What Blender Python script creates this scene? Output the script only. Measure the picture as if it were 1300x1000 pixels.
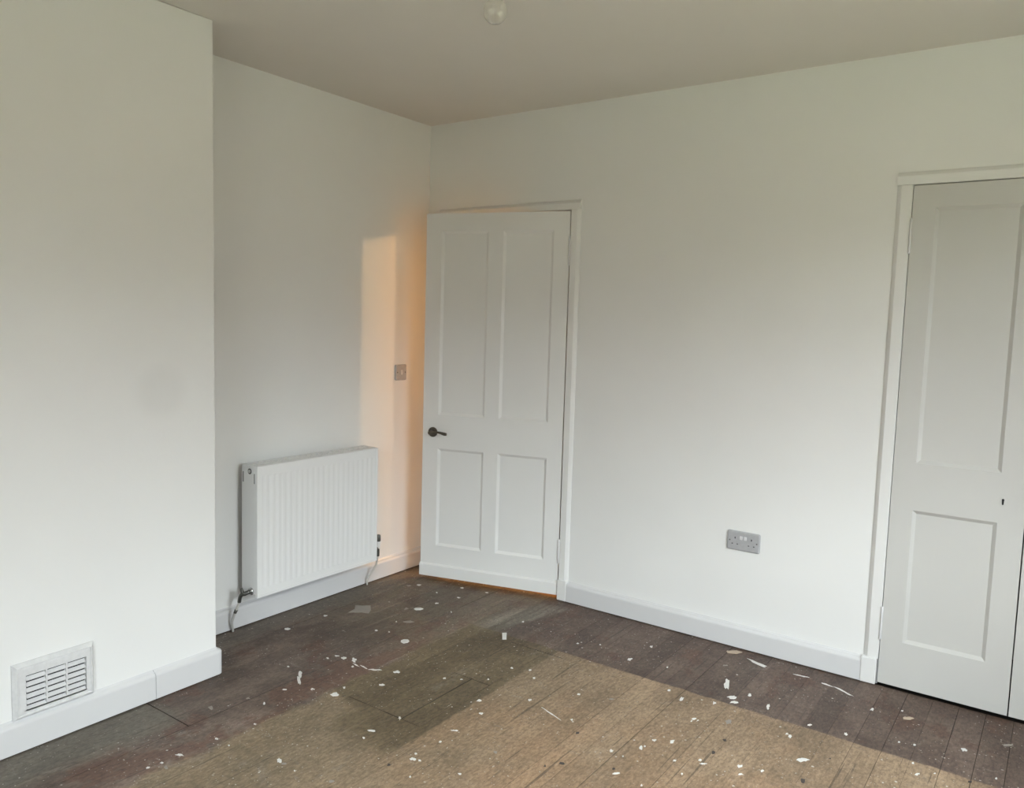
import bpy, bmesh, math, random
from mathutils import Vector, Matrix

random.seed(7)
for o in list(bpy.data.objects):
    bpy.data.objects.remove(o)
SC = bpy.context.scene
COL = SC.collection

# ------------------------------------------------------------------ camera
cam_d = bpy.data.cameras.new('camera')
cam_d.sensor_fit = 'HORIZONTAL'
cam_d.sensor_width = 36.0
cam_d.lens = 1004.40 / 1300.0 * 36.0
cam_d.clip_start = 0.02
cam = bpy.data.objects.new('camera', cam_d)
COL.objects.link(cam)
RGT = (0.81463277, 0.57922216, 0.02958262)
UPV = (-0.07736484, 0.0579741, 0.99531587)
FWD = (-0.57479398, 0.81310558, -0.09203903)
cam.matrix_world = Matrix((
    (RGT[0], UPV[0], -FWD[0], 2.98888),
    (RGT[1], UPV[1], -FWD[1], -3.37923),
    (RGT[2], UPV[2], -FWD[2], 1.41092),
    (0, 0, 0, 1)))
SC.camera = cam

# ------------------------------------------------------------------ world: flat overcast sky
w = bpy.data.worlds.new('overcast_sky')
SC.world = w
w.use_nodes = True
bg = w.node_tree.nodes['Background']
# CIE overcast luminance: (1 + 2 sin elevation) / 3
wt = w.node_tree
tc = wt.nodes.new('ShaderNodeTexCoord')
sz = wt.nodes.new('ShaderNodeSeparateXYZ')
mr = wt.nodes.new('ShaderNodeMapRange')
for k_, v_ in ((1, 0.0), (2, 1.0), (3, 0.3333), (4, 1.0)): mr.inputs[k_].default_value = v_
mu = wt.nodes.new('ShaderNodeVectorMath'); mu.operation = 'SCALE'
mu.inputs[0].default_value = (0.925, 0.965, 1.03)
wt.links.new(tc.outputs['Generated'], sz.inputs[0])
wt.links.new(sz.outputs[2], mr.inputs[0])
wt.links.new(mr.outputs[0], mu.inputs['Scale'])
wt.links.new(mu.outputs[0], bg.inputs['Color'])
bg.inputs['Strength'].default_value = 42.0

# window openings: one in the right wall, one in the wall behind the viewpoint (shared by walls, windows, sampling portals)
WY0, WY1, WZ0, WZ1 = -2.30, -1.00, 0.80, 2.12      # right wall, along y
VX0, VX1 = 1.85, 2.90                              # rear wall, along x
RX = 3.75           # right wall
RY = -4.10          # rear wall
H = 2.4663          # ceiling
def portal(mtx, sx_, sy_):
    pl = bpy.data.lights.new('window_portal', 'AREA')
    pl.shape = 'RECTANGLE'; pl.size = sx_; pl.size_y = sy_
    pl.cycles.is_portal = True
    po = bpy.data.objects.new('window_portal', pl)
    COL.objects.link(po)
    po.matrix_world = mtx
zc_ = (WZ0 + WZ1) / 2
portal(Matrix(((0, 0, 1, RX + 0.17), (-1, 0, 0, (WY0 + WY1) / 2), (0, -1, 0, zc_), (0, 0, 0, 1))), WY1 - WY0, WZ1 - WZ0)
portal(Matrix(((1, 0, 0, (VX0 + VX1) / 2), (0, 0, -1, RY - 0.17), (0, 1, 0, zc_), (0, 0, 0, 1))), VX1 - VX0, WZ1 - WZ0)

# warm ceiling lamp in the hall behind the half-open door
hl = bpy.data.lights.new('hall_lamp', 'POINT')
hl.energy = 118
hl.color = (1.0, 0.55, 0.22)
hl.shadow_soft_size = 0.05
ho = bpy.data.objects.new('hall_lamp', hl)
COL.objects.link(ho)
ho.location = (1.10, 1.70, 2.36)

SC.view_settings.view_transform = 'Standard'
SC.view_settings.look = 'None'
SC.view_settings.gamma = 1.0
SC.view_settings.use_curve_mapping = False
SC.view_settings.exposure = 0.0

# ------------------------------------------------------------------ materials
def new_mat(name):
    m = bpy.data.materials.new(name)
    m.use_nodes = True
    nt = m.node_tree
    return m, nt, nt.nodes['Principled BSDF']

def N(nt, t, **kw):
    n = nt.nodes.new(t)
    for k, v in kw.items():
        if k.startswith('i_'):
            key = k[2:]
            key = int(key) if key.isdigit() else key
            n.inputs[key].default_value = v
        else:
            setattr(n, k, v)
    return n

def lk(nt, a, b):
    nt.links.new(a, b)

def paint(name, col, rough=0.6, bump=0.0, bscale=120.0, var=0.03, spec=0.3):
    """matt / satin paint with faint tonal variation and roller texture"""
    m, nt, b = new_mat(name)
    g = N(nt, 'ShaderNodeNewGeometry')
    n1 = N(nt, 'ShaderNodeTexNoise', i_Scale=2.2, i_Detail=3.0)
    lk(nt, g.outputs['Position'], n1.inputs['Vector'])
    r = N(nt, 'ShaderNodeMapRange', i_1=0.3, i_2=0.7, i_3=1.0 - var, i_4=1.0 + var * 0.4)
    lk(nt, n1.outputs['Fac'], r.inputs[0])
    mx = N(nt, 'ShaderNodeVectorMath', operation='SCALE')
    mx.inputs[0].default_value = col[:3]
    lk(nt, r.outputs[0], mx.inputs['Scale'])
    lk(nt, mx.outputs[0], b.inputs['Base Color'])
    b.inputs['Roughness'].default_value = rough
    b.inputs['Specular IOR Level'].default_value = spec
    if bump:
        n2 = N(nt, 'ShaderNodeTexNoise', i_Scale=bscale, i_Detail=2.0)
        lk(nt, g.outputs['Position'], n2.inputs['Vector'])
        bp = N(nt, 'ShaderNodeBump', i_Strength=bump, i_Distance=0.002)
        lk(nt, n2.outputs['Fac'], bp.inputs['Height'])
        lk(nt, bp.outputs[0], b.inputs['Normal'])
    return m

def plain(name, col, rough=0.5, metal=0.0, spec=0.5):
    m, nt, b = new_mat(name)
    g = N(nt, 'ShaderNodeNewGeometry')
    n1 = N(nt, 'ShaderNodeTexNoise', i_Scale=60.0, i_Detail=2.0)
    lk(nt, g.outputs['Position'], n1.inputs['Vector'])
    r = N(nt, 'ShaderNodeMapRange', i_1=0.3, i_2=0.7, i_3=0.95, i_4=1.05)
    lk(nt, n1.outputs['Fac'], r.inputs[0])
    mx = N(nt, 'ShaderNodeVectorMath', operation='SCALE')
    mx.inputs[0].default_value = col[:3]
    lk(nt, r.outputs[0], mx.inputs['Scale'])
    lk(nt, mx.outputs[0], b.inputs['Base Color'])
    b.inputs['Roughness'].default_value = rough
    b.inputs['Metallic'].default_value = metal
    b.inputs['Specular IOR Level'].default_value = spec
    return m

M = {}
M['wall'] = paint('white_emulsion', (0.83, 0.83, 0.815), 0.75, 0.10, 90.0, 0.02, 0.2)
M['ceiling'] = paint('ceiling_emulsion', (0.76, 0.725, 0.68), 0.85, 0.05, 90.0, 0.02, 0.2)
M['trim'] = paint('white_trim_gloss', (0.70, 0.70, 0.705), 0.26, 0.04, 60.0, 0.02, 0.55)
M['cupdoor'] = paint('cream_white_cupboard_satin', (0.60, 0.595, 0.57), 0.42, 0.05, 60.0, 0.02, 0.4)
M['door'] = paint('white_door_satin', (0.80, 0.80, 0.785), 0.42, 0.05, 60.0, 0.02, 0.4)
M['rad'] = paint('radiator_enamel', (0.82, 0.82, 0.815), 0.4, 0.0, 60, 0.01, 0.4)
M['vent'] = plain('white_vent_plastic', (0.70, 0.70, 0.70), 0.45)
M['plate'] = plain('grey_plate_plastic', (0.42, 0.42, 0.43), 0.45)
M['rocker'] = plain('white_rocker_plastic', (0.66, 0.66, 0.66), 0.35)
M['black'] = plain('dark_recess', (0.012, 0.012, 0.012), 0.8)
M['hole'] = plain('socket_hole', (0.05, 0.05, 0.05), 0.8)
M['screw'] = plain('steel_screw', (0.16, 0.155, 0.15), 0.4, 0.6)
M['pewter'] = plain('dark_pewter', (0.13, 0.115, 0.095), 0.38, 0.85)
M['brassdark'] = plain('dark_valve_metal', (0.14, 0.14, 0.13), 0.35, 0.8)
M['chrome'] = plain('chrome_nut', (0.55, 0.55, 0.54), 0.2, 1.0)
M['pipe'] = plain('painted_pipe', (0.58, 0.565, 0.53), 0.4)
M['hallwall'] = paint('cream_hall_emulsion', (0.76, 0.68, 0.50), 0.8)
M['hallfloor'] = plain('orange_hall_boards', (0.20, 0.10, 0.04), 0.5)
M['cupboard'] = paint('cupboard_inside', (0.35, 0.33, 0.30), 0.9)
M['ground'] = paint('garden_ground', (0.145, 0.14, 0.08), 0.95, 0, 1, 0.3)
M['lawn'] = paint('rough_lawn', (0.11, 0.13, 0.06), 0.95, 0, 1, 0.3)
M['brick'] = paint('brown_brick', (0.20, 0.13, 0.10), 0.9, 0, 1, 0.3)
M['slate'] = paint('slate_roof', (0.10, 0.10, 0.11), 0.8, 0, 1, 0.3)
M['sub'] = plain('subfloor_dirt', (0.035, 0.028, 0.022), 0.9)
M['white_chip'] = plain('white_paint_flake', (0.72, 0.71, 0.68), 0.6)
M['grey_chip'] = plain('dusty_grey_paint', (0.30, 0.27, 0.235), 0.8)
M['dark_chip'] = plain('dark_knot_mark', (0.055, 0.045, 0.04), 0.7)
M['tan_chip'] = plain('tan_wood_chip', (0.50, 0.40, 0.30), 0.7)
M['cord'] = plain('white_flex', (0.7, 0.7, 0.68), 0.5)

# chimney breast: same emulsion with one faint round filler stain
def wall_stain():
    m = M['wall'].copy()
    m.name = 'white_emulsion_stained'
    nt = m.node_tree
    b = nt.nodes['Principled BSDF']
    src = b.inputs['Base Color'].links[0].from_socket
    g = N(nt, 'ShaderNodeNewGeometry')
    d = N(nt, 'ShaderNodeVectorMath', operation='DISTANCE')
    d.inputs[1].default_value = (0.346, -1.807, 1.122)
    lk(nt, g.outputs['Position'], d.inputs[0])
    r = N(nt, 'ShaderNodeMapRange', interpolation_type='SMOOTHSTEP', i_1=0.05, i_2=0.125, i_3=0.95, i_4=1.0)
    lk(nt, d.outputs['Value'], r.inputs[0])
    s = N(nt, 'ShaderNodeVectorMath', operation='SCALE')
    lk(nt, src, s.inputs[0]); lk(nt, r.outputs[0], s.inputs['Scale'])
    lk(nt, s.outputs[0], b.inputs['Base Color'])
    return m
M['wall_stain'] = wall_stain()

def glass_pane():
    m = bpy.data.materials.new('window_glass')
    m.use_nodes = True
    nt = m.node_tree
    nt.nodes.clear()
    o = N(nt, 'ShaderNodeOutputMaterial')
    t = N(nt, 'ShaderNodeBsdfTransparent'); t.inputs[0].default_value = (0.95, 0.97, 0.96, 1)
    gl = N(nt, 'ShaderNodeBsdfGlossy'); gl.inputs['Roughness'].default_value = 0.0
    mx = N(nt, 'ShaderNodeMixShader'); mx.inputs[0].default_value = 0.06
    lk(nt, t.outputs[0], mx.inputs[1]); lk(nt, gl.outputs[0], mx.inputs[2])
    lk(nt, mx.outputs[0], o.inputs[0])
    return m
M['glass'] = glass_pane()

def bulb_glass():
    m, nt, b = new_mat('bulb_glass')
    b.inputs['Base Color'].default_value = (0.98, 0.97, 0.95, 1)
    b.inputs['Roughness'].default_value = 0.04
    b.inputs['Transmission Weight'].default_value = 0.88
    b.inputs['IOR'].default_value = 1.45
    return m
M['bulb'] = bulb_glass()

def floor_mat():
    """bare boards: dark varnish border, pale worn centre, one darker rectangle, mottling, streaks, paint specks"""
    m, nt, b = new_mat('old_floorboards')
    g = N(nt, 'ShaderNodeNewGeometry')
    P = g.outputs['Position']
    oi = N(nt, 'ShaderNodeObjectInfo')
    sx = N(nt, 'ShaderNodeSeparateXYZ'); lk(nt, P, sx.inputs[0])
    X, Y = sx.outputs[0], sx.outputs[1]
    def mth(op, a, c=None, clamp=False):
        n = N(nt, 'ShaderNodeMath', operation=op, use_clamp=clamp)
        for i, v in enumerate((a, c)):
            if v is None: continue
            if hasattr(v, 'links'): lk(nt, v, n.inputs[i])
            else: n.inputs[i].default_value = v
        return n.outputs[0]
    def noise(sc, det=4.0, stretch=(1, 1, 1), rough=0.55, off=(0, 0, 0), dist=0.0):
        mp = N(nt, 'ShaderNodeMapping'); lk(nt, P, mp.inputs[0])
        mp.inputs['Scale'].default_value = stretch
        mp.inputs['Location'].default_value = off
        n = N(nt, 'ShaderNodeTexNoise', i_Scale=sc, i_Detail=det, i_Roughness=rough, i_Distortion=dist)
        lk(nt, mp.outputs[0], n.inputs['Vector'])
        return n.outputs['Fac']
    def ss(v, a, c, lo=0.0, hi=1.0):
        n = N(nt, 'ShaderNodeMapRange', interpolation_type='SMOOTHSTEP', i_1=a, i_2=c, i_3=lo, i_4=hi)
        lk(nt, v, n.inputs[0]); return n.outputs[0]
    def mix(f, a, c):
        n = N(nt, 'ShaderNodeMix', data_type='RGBA')
        for i, v in ((0, f), (6, a), (7, c)):
            if hasattr(v, 'links'): lk(nt, v, n.inputs[i])
            elif i == 0: n.inputs[0].default_value = v
            else: n.inputs[i].default_value = (*v, 1)
        return n.outputs[2]
    def scale(c, s):
        n = N(nt, 'ShaderNodeVectorMath', operation='SCALE')
        lk(nt, c, n.inputs[0]); lk(nt, s, n.inputs['Scale']); return n.outputs[0]
    wob = mth('MULTIPLY', mth('SUBTRACT', noise(9.0, 6.0), 0.5), 0.06)
    wob2 = mth('MULTIPLY', mth('SUBTRACT', noise(5.0, 6.0, off=(3, 1, 0)), 0.5), 0.14)
    # border masks
    by = ss(mth('ADD', Y, mth('MULTIPLY', wob, 0.45)), -0.556, -0.546)                      # strip along the back wall
    bx = ss(mth('ADD', X, wob2), 0.82, 0.775)                        # strip along chimney side
    border = mth('MAXIMUM', by, bx)
    # darker rectangle left by furniture; its near-left corner is worn away
    xs_ = mth('SUBTRACT', mth('ADD', X, wob2), mth('MULTIPLY', ss(Y, -1.36, -1.46), 0.24))
    hx0 = ss(xs_, 0.70, 0.78)
    hx1 = ss(mth('ADD', X, mth('MULTIPLY', wob, 0.35)), 1.285, 1.272)
    hy0 = ss(mth('ADD', Y, mth('MULTIPLY', wob2, 1.6)), -1.64, -1.52)
    hatch = mth('MULTIPLY', mth('MULTIPLY', hx0, hx1), hy0)
    # wood tones
    mott = noise(3.2, 7.0, (1, 0.6, 1), 0.66)
    mott2 = noise(1.4, 5.0, (1, 0.7, 1), 0.62, (5, 2, 0))
    mid = noise(13.0, 7.0, (1, 0.55, 1), 0.70, (8, 5, 0), 0.5)
    streak = noise(16.0, 6.0, (1.6, 0.10, 1), 0.65, (1, 0, 0), 0.6)
    fine = noise(95.0, 5.0, (1.0, 0.45, 1), 0.75, (0, 4, 0))
    pale = mix(ss(mott, 0.35, 0.68), (0.236, 0.167, 0.107), (0.338, 0.242, 0.158))
    pale = mix(mth('MULTIPLY', ss(mott2, 0.50, 0.68), 0.65), pale, (0.335, 0.212, 0.125))
    pale = mix(mth('MULTIPLY', ss(streak, 0.56, 0.74), 0.35), pale, (0.150, 0.108, 0.072))
    pale = mix(mth('MULTIPLY', ss(mid, 0.55, 0.72), 0.35), pale, (0.165, 0.125, 0.085))
    # towards the chimney the worn centre is more olive
    olive = ss(mth('ADD', X, wob2), 1.75, 0.95)
    pale = mix(mth('MULTIPLY', olive, 0.60), pale, (0.195, 0.158, 0.105))
    hcol = mix(ss(mott, 0.36, 0.66), (0.115, 0.086, 0.052), (0.180, 0.137, 0.084))
    hcol = mix(mth('MULTIPLY', ss(mid, 0.50, 0.70), 0.45), hcol, (0.090, 0.066, 0.037))
    # varnished border: brown-grey with rubbed and reddish areas
    bn = noise(4.2, 7.0, (1, 0.7, 1), 0.68, (2, 7, 0))
    bcol = mix(ss(bn, 0.38, 0.64), (0.096, 0.067, 0.052), (0.182, 0.134, 0.106))
    bcol = mix(mth('MULTIPLY', ss(mid, 0.50, 0.60), 0.50), bcol, (0.072, 0.051, 0.040))
    redn = mth('ADD', noise(5.5, 6.0, (1, 0.75, 1), 0.62, (9, 3, 0)), mth('MULTIPLY', mth('MULTIPLY', ss(X, 0.45, 0.74), ss(X, 0.86, 0.78)), 0.10))
    bcol = mix(mth('MULTIPLY', ss(redn, 0.555, 0.61), 0.70), bcol, (0.118, 0.062, 0.042))
    bcol = mix(mth('MULTIPLY', by, 0.35), bcol, (0.098, 0.062, 0.050))
    # grey-green grime by the chimney breast and radiator, olive grime by the door
    grime = mth('MULTIPLY', ss(mth('ADD', X, wob2), 0.62, 0.50), ss(mth('ADD', Y, wob2), -1.84, -1.93))
    bcol = mix(mth('MULTIPLY', grime, 0.80), bcol, (0.180, 0.162, 0.128))
    doorg = mth('MULTIPLY', ss(mth('ADD', X, wob2), 1.02, 0.86), ss(mth('ADD', Y, mth('MULTIPLY', wob2, 3.0)), -1.25, -0.60))
    bcol = mix(mth('MULTIPLY', doorg, mth('MULTIPLY', ss(mid, 0.70, 0.35), 0.85)), bcol, (0.172, 0.140, 0.095))
    edge_l = ss(mth('ADD', X, wob2), 0.22, 0.10)
    bcol = mix(mth('MULTIPLY', edge_l, 0.6), bcol, (0.130, 0.110, 0.086))
    col = mix(hatch, pale, hcol)
    col = mix(border, col, bcol)
    # chalky dust: scuffs under the door sweep plus blotches and smears
    du = N(nt, 'ShaderNodeVectorMath', operation='DOT_PRODUCT'); lk(nt, P, du.inputs[0]); du.inputs[1].default_value = (0.97, -0.24, 0)
    dv = mth('ADD', du.outputs['Value'], mth('MULTIPLY', wob, 0.8))
    scx = mth('MULTIPLY', ss(dv, 0.85, 0.96), ss(dv, 1.06, 1.02))
    scy = mth('MULTIPLY', ss(mth('ADD', Y, wob2), -0.62, -0.42), ss(Y, -0.06, -0.16))
    scf = mth('MULTIPLY', mth('MULTIPLY', scx, scy), ss(streak, 0.34, 0.56))
    col = mix(mth('MULTIPLY', scf, 0.70), col, (0.27, 0.245, 0.195))
    dust = mth('MULTIPLY', ss(noise(6.0, 7.0, (1, 0.5, 1), 0.74, (4, 9, 0), 0.8), 0.58, 0.74), 0.45)
    col = mix(dust, col, (0.29, 0.262, 0.225))
    smear = mth('MULTIPLY', ss(noise(20.0, 5.0, (0.5, 1.4, 1), 0.72, (14, 9, 0), 1.4), 0.60, 0.72), 0.42)
    col = mix(smear, col, (0.30, 0.27, 0.235))
    # per-board shade + grain
    rnd = N(nt, 'ShaderNodeMapRange', i_3=0.80, i_4=1.18); lk(nt, oi.outputs['Random'], rnd.inputs[0])
    rnd2 = N(nt, 'ShaderNodeMapRange', i_3=0.93, i_4=1.06); lk(nt, oi.outputs['Random'], rnd2.inputs[0])
    rmix = mth('ADD', mth('MULTIPLY', rnd.outputs[0], border), mth('MULTIPLY', rnd2.outputs[0], mth('SUBTRACT', 1.0, border)))
    col = scale(col, rmix)
    col = scale(col, ss(fine, 0.25, 0.75, 0.62, 1.36))
    col = scale(col, ss(mid, 0.28, 0.72, 0.86, 1.13))
    col = scale(col, ss(streak, 0.25, 0.75, 0.90, 1.09))
    # dark scratches / grain splits, few
    scr = noise(34.0, 3.0, (2.2, 0.05, 1), 0.5, (7, 0, 0), 0.3)
    col = mix(mth('MULTIPLY', ss(scr, 0.655, 0.69), 0.60), col, (0.05, 0.04, 0.03))
    # dark pits and tiny paint specks, too small to model
    clus = ss(noise(3.0, 3.0, (1, 1, 1), 0.5, (6, 6, 0)), 0.36, 0.54)
    for sc, rad, prob, off, cc, st in ((30.0, 0.13, 0.22, 0.0, (0.64, 0.61, 0.56), 0.85), (60.0, 0.17, 0.18, 3.3, (0.62, 0.59, 0.53), 0.8),
                                       (110.0, 0.24, 0.14, 5.1, (0.55, 0.51, 0.45), 0.7), (45.0, 0.14, 0.10, 7.7, (0.06, 0.045, 0.035), 0.7)):
        mp = N(nt, 'ShaderNodeMapping'); lk(nt, P, mp.inputs[0]); mp.inputs['Location'].default_value = (off, off * 2, 0.37)
        mp.inputs['Scale'].default_value = (1, 1, 0.001)
        wv = N(nt, 'ShaderNodeTexNoise', i_Scale=sc * 3, i_Detail=2.0); lk(nt, mp.outputs[0], wv.inputs['Vector'])
        v = N(nt, 'ShaderNodeTexVoronoi', i_Scale=sc); lk(nt, mp.outputs[0], v.inputs['Vector'])
        cs = N(nt, 'ShaderNodeSeparateColor'); lk(nt, v.outputs['Color'], cs.inputs[0])
        dd = mth('ADD', v.outputs['Distance'], mth('MULTIPLY', mth('SUBTRACT', wv.outputs['Fac'], 0.5), 0.28))
        near = ss(dd, rad, rad * 0.6)
        pick = mth('LESS_THAN', cs.outputs[0], prob)
        col = mix(mth('MULTIPLY', mth('MULTIPLY', near, pick), mth('MULTIPLY', clus, st)), col, cc)
    lk(nt, col, b.inputs['Base Color'])
    rr = mix(border, (0.62, 0.62, 0.62), (0.50, 0.50, 0.50))
    lk(nt, rr, b.inputs['Roughness'])
    b.inputs['Specular IOR Level'].default_value = 0.30
    bp = N(nt, 'ShaderNodeBump', i_Strength=0.35, i_Distance=0.003)
    lk(nt, mth('ADD', mth('MULTIPLY', fine, 0.6), streak), bp.inputs['Height'])
    lk(nt, bp.outputs[0], b.inputs['Normal'])
    return m
M['floor'] = floor_mat()

# ------------------------------------------------------------------ mesh helpers
def link(name, me, mat=None, parent=None):
    if mat is not None:
        me.materials.append(M[mat])
    o = bpy.data.objects.new(name, me)
    COL.objects.link(o)
    if parent is not None:
        o.parent = parent
    return o

def tag(o, label, cat=None, group=None, kind=None):
    o['label'] = label
    if cat: o['category'] = cat
    if group: o['group'] = group
    if kind: o['kind'] = kind
    return o

def struct(o, label, cat):
    return tag(o, label, cat, None, 'structure')

def empty(name, loc=(0, 0, 0), rz=0.0):
    o = bpy.data.objects.new(name, None)
    COL.objects.link(o)
    o.location = loc
    o.rotation_euler = (0, 0, rz)
    o.empty_display_size = 0.05
    return o

def bm_box(bm, x0, x1, y0, y1, z0, z1):
    v = [bm.verts.new(p) for p in ((x0, y0, z0), (x1, y0, z0), (x1, y1, z0), (x0, y1, z0),
                                   (x0, y0, z1), (x1, y0, z1), (x1, y1, z1), (x0, y1, z1))]
    for f in ((0, 3, 2, 1), (4, 5, 6, 7), (0, 1, 5, 4), (1, 2, 6, 5), (2, 3, 7, 6), (3, 0, 4, 7)):
        bm.faces.new([v[i] for i in f])
    return v

def finish(name, bm, mat, parent=None, bevel=0.0, seg=2, smooth=False):
    if bevel:
        bmesh.ops.bevel(bm, geom=list(bm.edges), offset=bevel, segments=seg, profile=0.5, affect='EDGES', clamp_overlap=True)
    bmesh.ops.recalc_face_normals(bm, faces=list(bm.faces))
    me = bpy.data.meshes.new(name)
    bm.to_mesh(me)
    bm.free()
    if smooth:
        for p in me.polygons: p.use_smooth = True
    return link(name, me, mat, parent)

def box(name, x0, x1, y0, y1, z0, z1, mat, parent=None, bevel=0.0, seg=2):
    bm = bmesh.new()
    bm_box(bm, x0, x1, y0, y1, z0, z1)
    return finish(name, bm, mat, parent, bevel, seg)

def boxes(name, lst, mat, parent=None):
    bm = bmesh.new()
    for b in lst: bm_box(bm, *b)
    return finish(name, bm, mat, parent)

def prism(name, prof, axis, a, b, mat, parent=None, bevel=0.0):
    """closed 2-D profile extruded along axis from a to b; profile gives the two other coordinates in xyz order"""
    def P(p, t):
        l = list(p); l.insert(axis, t); return l
    bm = bmesh.new()
    va = [bm.verts.new(P(p, a)) for p in prof]
    vb = [bm.verts.new(P(p, b)) for p in prof]
    n = len(prof)
    bm.faces.new(va); bm.faces.new(vb[::-1])
    for i in range(n):
        bm.faces.new((va[i], vb[i], vb[(i + 1) % n], va[(i + 1) % n]))
    return finish(name, bm, mat, parent, bevel)

def tube(name, pts, rad, mat, parent=None, n=12, sub=6):
    """smooth round tube through points; rad may be a list"""
    P = [Vector(p) for p in pts]
    if not isinstance(rad, (list, tuple)): rad = [rad] * len(P)
    Q, Rr = [], []
    for i in range(len(P) - 1):
        p0, p1, p2, p3 = P[max(i - 1, 0)], P[i], P[i + 1], P[min(i + 2, len(P) - 1)]
        for k in range(sub):
            t = k / sub
            Q.append(0.5 * ((2 * p1) + (p2 - p0) * t + (2 * p0 - 5 * p1 + 4 * p2 - p3) * t * t + (3 * p1 - p0 - 3 * p2 + p3) * t ** 3))
            Rr.append(rad[i] * (1 - t) + rad[i + 1] * t)
    Q.append(P[-1]); Rr.append(rad[-1])
    bm = bmesh.new()
    rings = []
    ref = Vector((0.31, 0.17, 0.93)).normalized()
    for i, p in enumerate(Q):
        d = (Q[min(i + 1, len(Q) - 1)] - Q[max(i - 1, 0)]).normalized()
        if i == 0 and abs(d.dot(ref)) > 0.95: ref = Vector((0.9, 0.3, 0.1)).normalized()
        u = (ref - d * ref.dot(d)).normalized(); v = d.cross(u); ref = u
        rings.append([bm.verts.new(p + (u * math.cos(2 * math.pi * k / n) + v * math.sin(2 * math.pi * k / n)) * Rr[i]) for k in range(n)])
    for a, b in zip(rings, rings[1:]):
        for k in range(n):
            bm.faces.new((a[k], a[(k + 1) % n], b[(k + 1) % n], b[k]))
    bm.faces.new(rings[0][::-1]); bm.faces.new(rings[-1])
    o = finish(name, bm, mat, parent)
    for p in o.data.polygons: p.use_smooth = len(p.vertices) == 4
    return o

def lathe(name, prof, mat, parent=None, mtx=None, n=24, smooth=True, close=True):
    """profile of (radius, height) turned about local z"""
    bm = bmesh.new()
    rings = []
    for r, h in prof:
        if r < 1e-6: rings.append([bm.verts.new((0, 0, h))])
        else: rings.append([bm.verts.new((r * math.cos(2 * math.pi * k / n), r * math.sin(2 * math.pi * k / n), h)) for k in range(n)])
    for a, b in zip(rings, rings[1:]):
        for k in range(n):
            k2 = (k + 1) % n
            if len(a) == 1: bm.faces.new((a[0], b[k2], b[k]))
            elif len(b) == 1: bm.faces.new((a[k], a[k2], b[0]))
            else: bm.faces.new((a[k], a[k2], b[k2], b[k]))
    if close:
        if len(rings[0]) > 1: bm.faces.new(rings[0][::-1])
        if len(rings[-1]) > 1: bm.faces.new(rings[-1])
    if mtx is not None: bmesh.ops.transform(bm, matrix=mtx, verts=bm.verts)
    o = finish(name, bm, mat, parent)
    if smooth:
        for p in o.data.polygons: p.use_smooth = len(p.vertices) <= 4
        try: o.data.set_sharp_from_angle(angle=math.radians(40))
        except Exception: pass
    return o

AX_Y = Matrix.Rotation(math.radians(90), 4, 'X')      # local z -> -y
AX_X = Matrix.Rotation(math.radians(90), 4, 'Y')      # local z -> +x

def skirting(name, path, h, t, mat='trim', parent=None, z0=0.004):
    """moulded board swept along a floor path, thickness growing to the left of travel, mitred"""
    prof = [(0.0, z0), (t, z0), (t, h - 0.003), (t - 0.001, h + 0.0015), (t - 0.004, h + 0.0055), (t - 0.009, h + 0.0090), (0.006, h + 0.0115), (0.003, h + 0.014), (0.0, h + 0.0175)]
    P = [Vector((x, y)) for x, y in path]
    def off(i, d):
        dirs = []
        if i > 0: dirs.append((P[i] - P[i - 1]).normalized())
        if i < len(P) - 1: dirs.append((P[i + 1] - P[i]).normalized())
        ns = [Vector((-q.y, q.x)) for q in dirs]
        if len(ns) == 1: return P[i] + ns[0] * d
        m = (ns[0] + ns[1]); m = m / m.dot(ns[0]) if m.length > 1e-6 else ns[0]
        return P[i] + m * d
    bm = bmesh.new()
    rings = []
    for i in range(len(P)):
        rings.append([bm.verts.new((*off(i, d), z)) for d, z in prof])
    n = len(prof)
    for a, b in zip(rings, rings[1:]):
        for k in range(n):
            bm.faces.new((a[k], a[(k + 1) % n], b[(k + 1) % n], b[k]))
    bm.faces.new(rings[0]); bm.faces.new(rings[-1][::-1])
    return finish(name, bm, mat, parent)

# ================================================================== THE SETTING
CX, CY = 0.346, -1.591          # chimney breast face / its return
CY2 = -3.05                     # far end of chimney breast
# door 1 opening and cupboard opening in the back wall
D1L, D1R, D1T = 0.146, 0.930, 1.960
D2L, D2R, D2T = 2.444, 3.342, 1.969
TW = 0.12                       # back wall thickness

ZB = -0.022                     # walls stand on the slab below the boards
def wall_back():
    fx = 0.028                   # lining thickness
    a, b, t = D1L - fx, D1R + fx, D1T + fx
    c, d, t2 = D2L - fx, D2R + fx, D2T + fx
    return boxes('wall_back', [
        (-0.12, a, 0, TW, ZB, H), (a, b, 0, TW, t, H), (b, c, 0, TW, ZB, H), (c, d, 0, TW, t2, H), (d, RX + 0.2, 0, TW, ZB, H)], 'wall')
struct(wall_back(), 'white painted back wall with the half-open door, double socket and cupboard', 'wall')
struct(box('wall_left', -0.12, 0, CY - 0.1, 0, ZB, H, 'wall'), 'white alcove wall behind the radiator', 'wall')
o = box('wall_chimney_breast', -0.12, CX, CY2, CY, ZB, H, 'wall_stain', None, 0.005, 2)
struct(o, 'white chimney breast projecting at the left, with the louvred vent', 'wall')
struct(box('wall_left_rear', -0.12, 0, RY, CY2, ZB, H, 'wall'), 'white alcove wall beyond the chimney breast, out of view', 'wall')
struct(boxes('wall_rear', [
    (-0.12, VX0, RY - 0.2, RY, ZB, H), (VX1, RX + 0.2, RY - 0.2, RY, ZB, H),
    (VX0, VX1, RY - 0.2, RY, ZB, WZ0), (VX0, VX1, RY - 0.2, RY, WZ1, H)], 'wall'), 'white wall behind the viewpoint holding the second window', 'wall')
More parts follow.
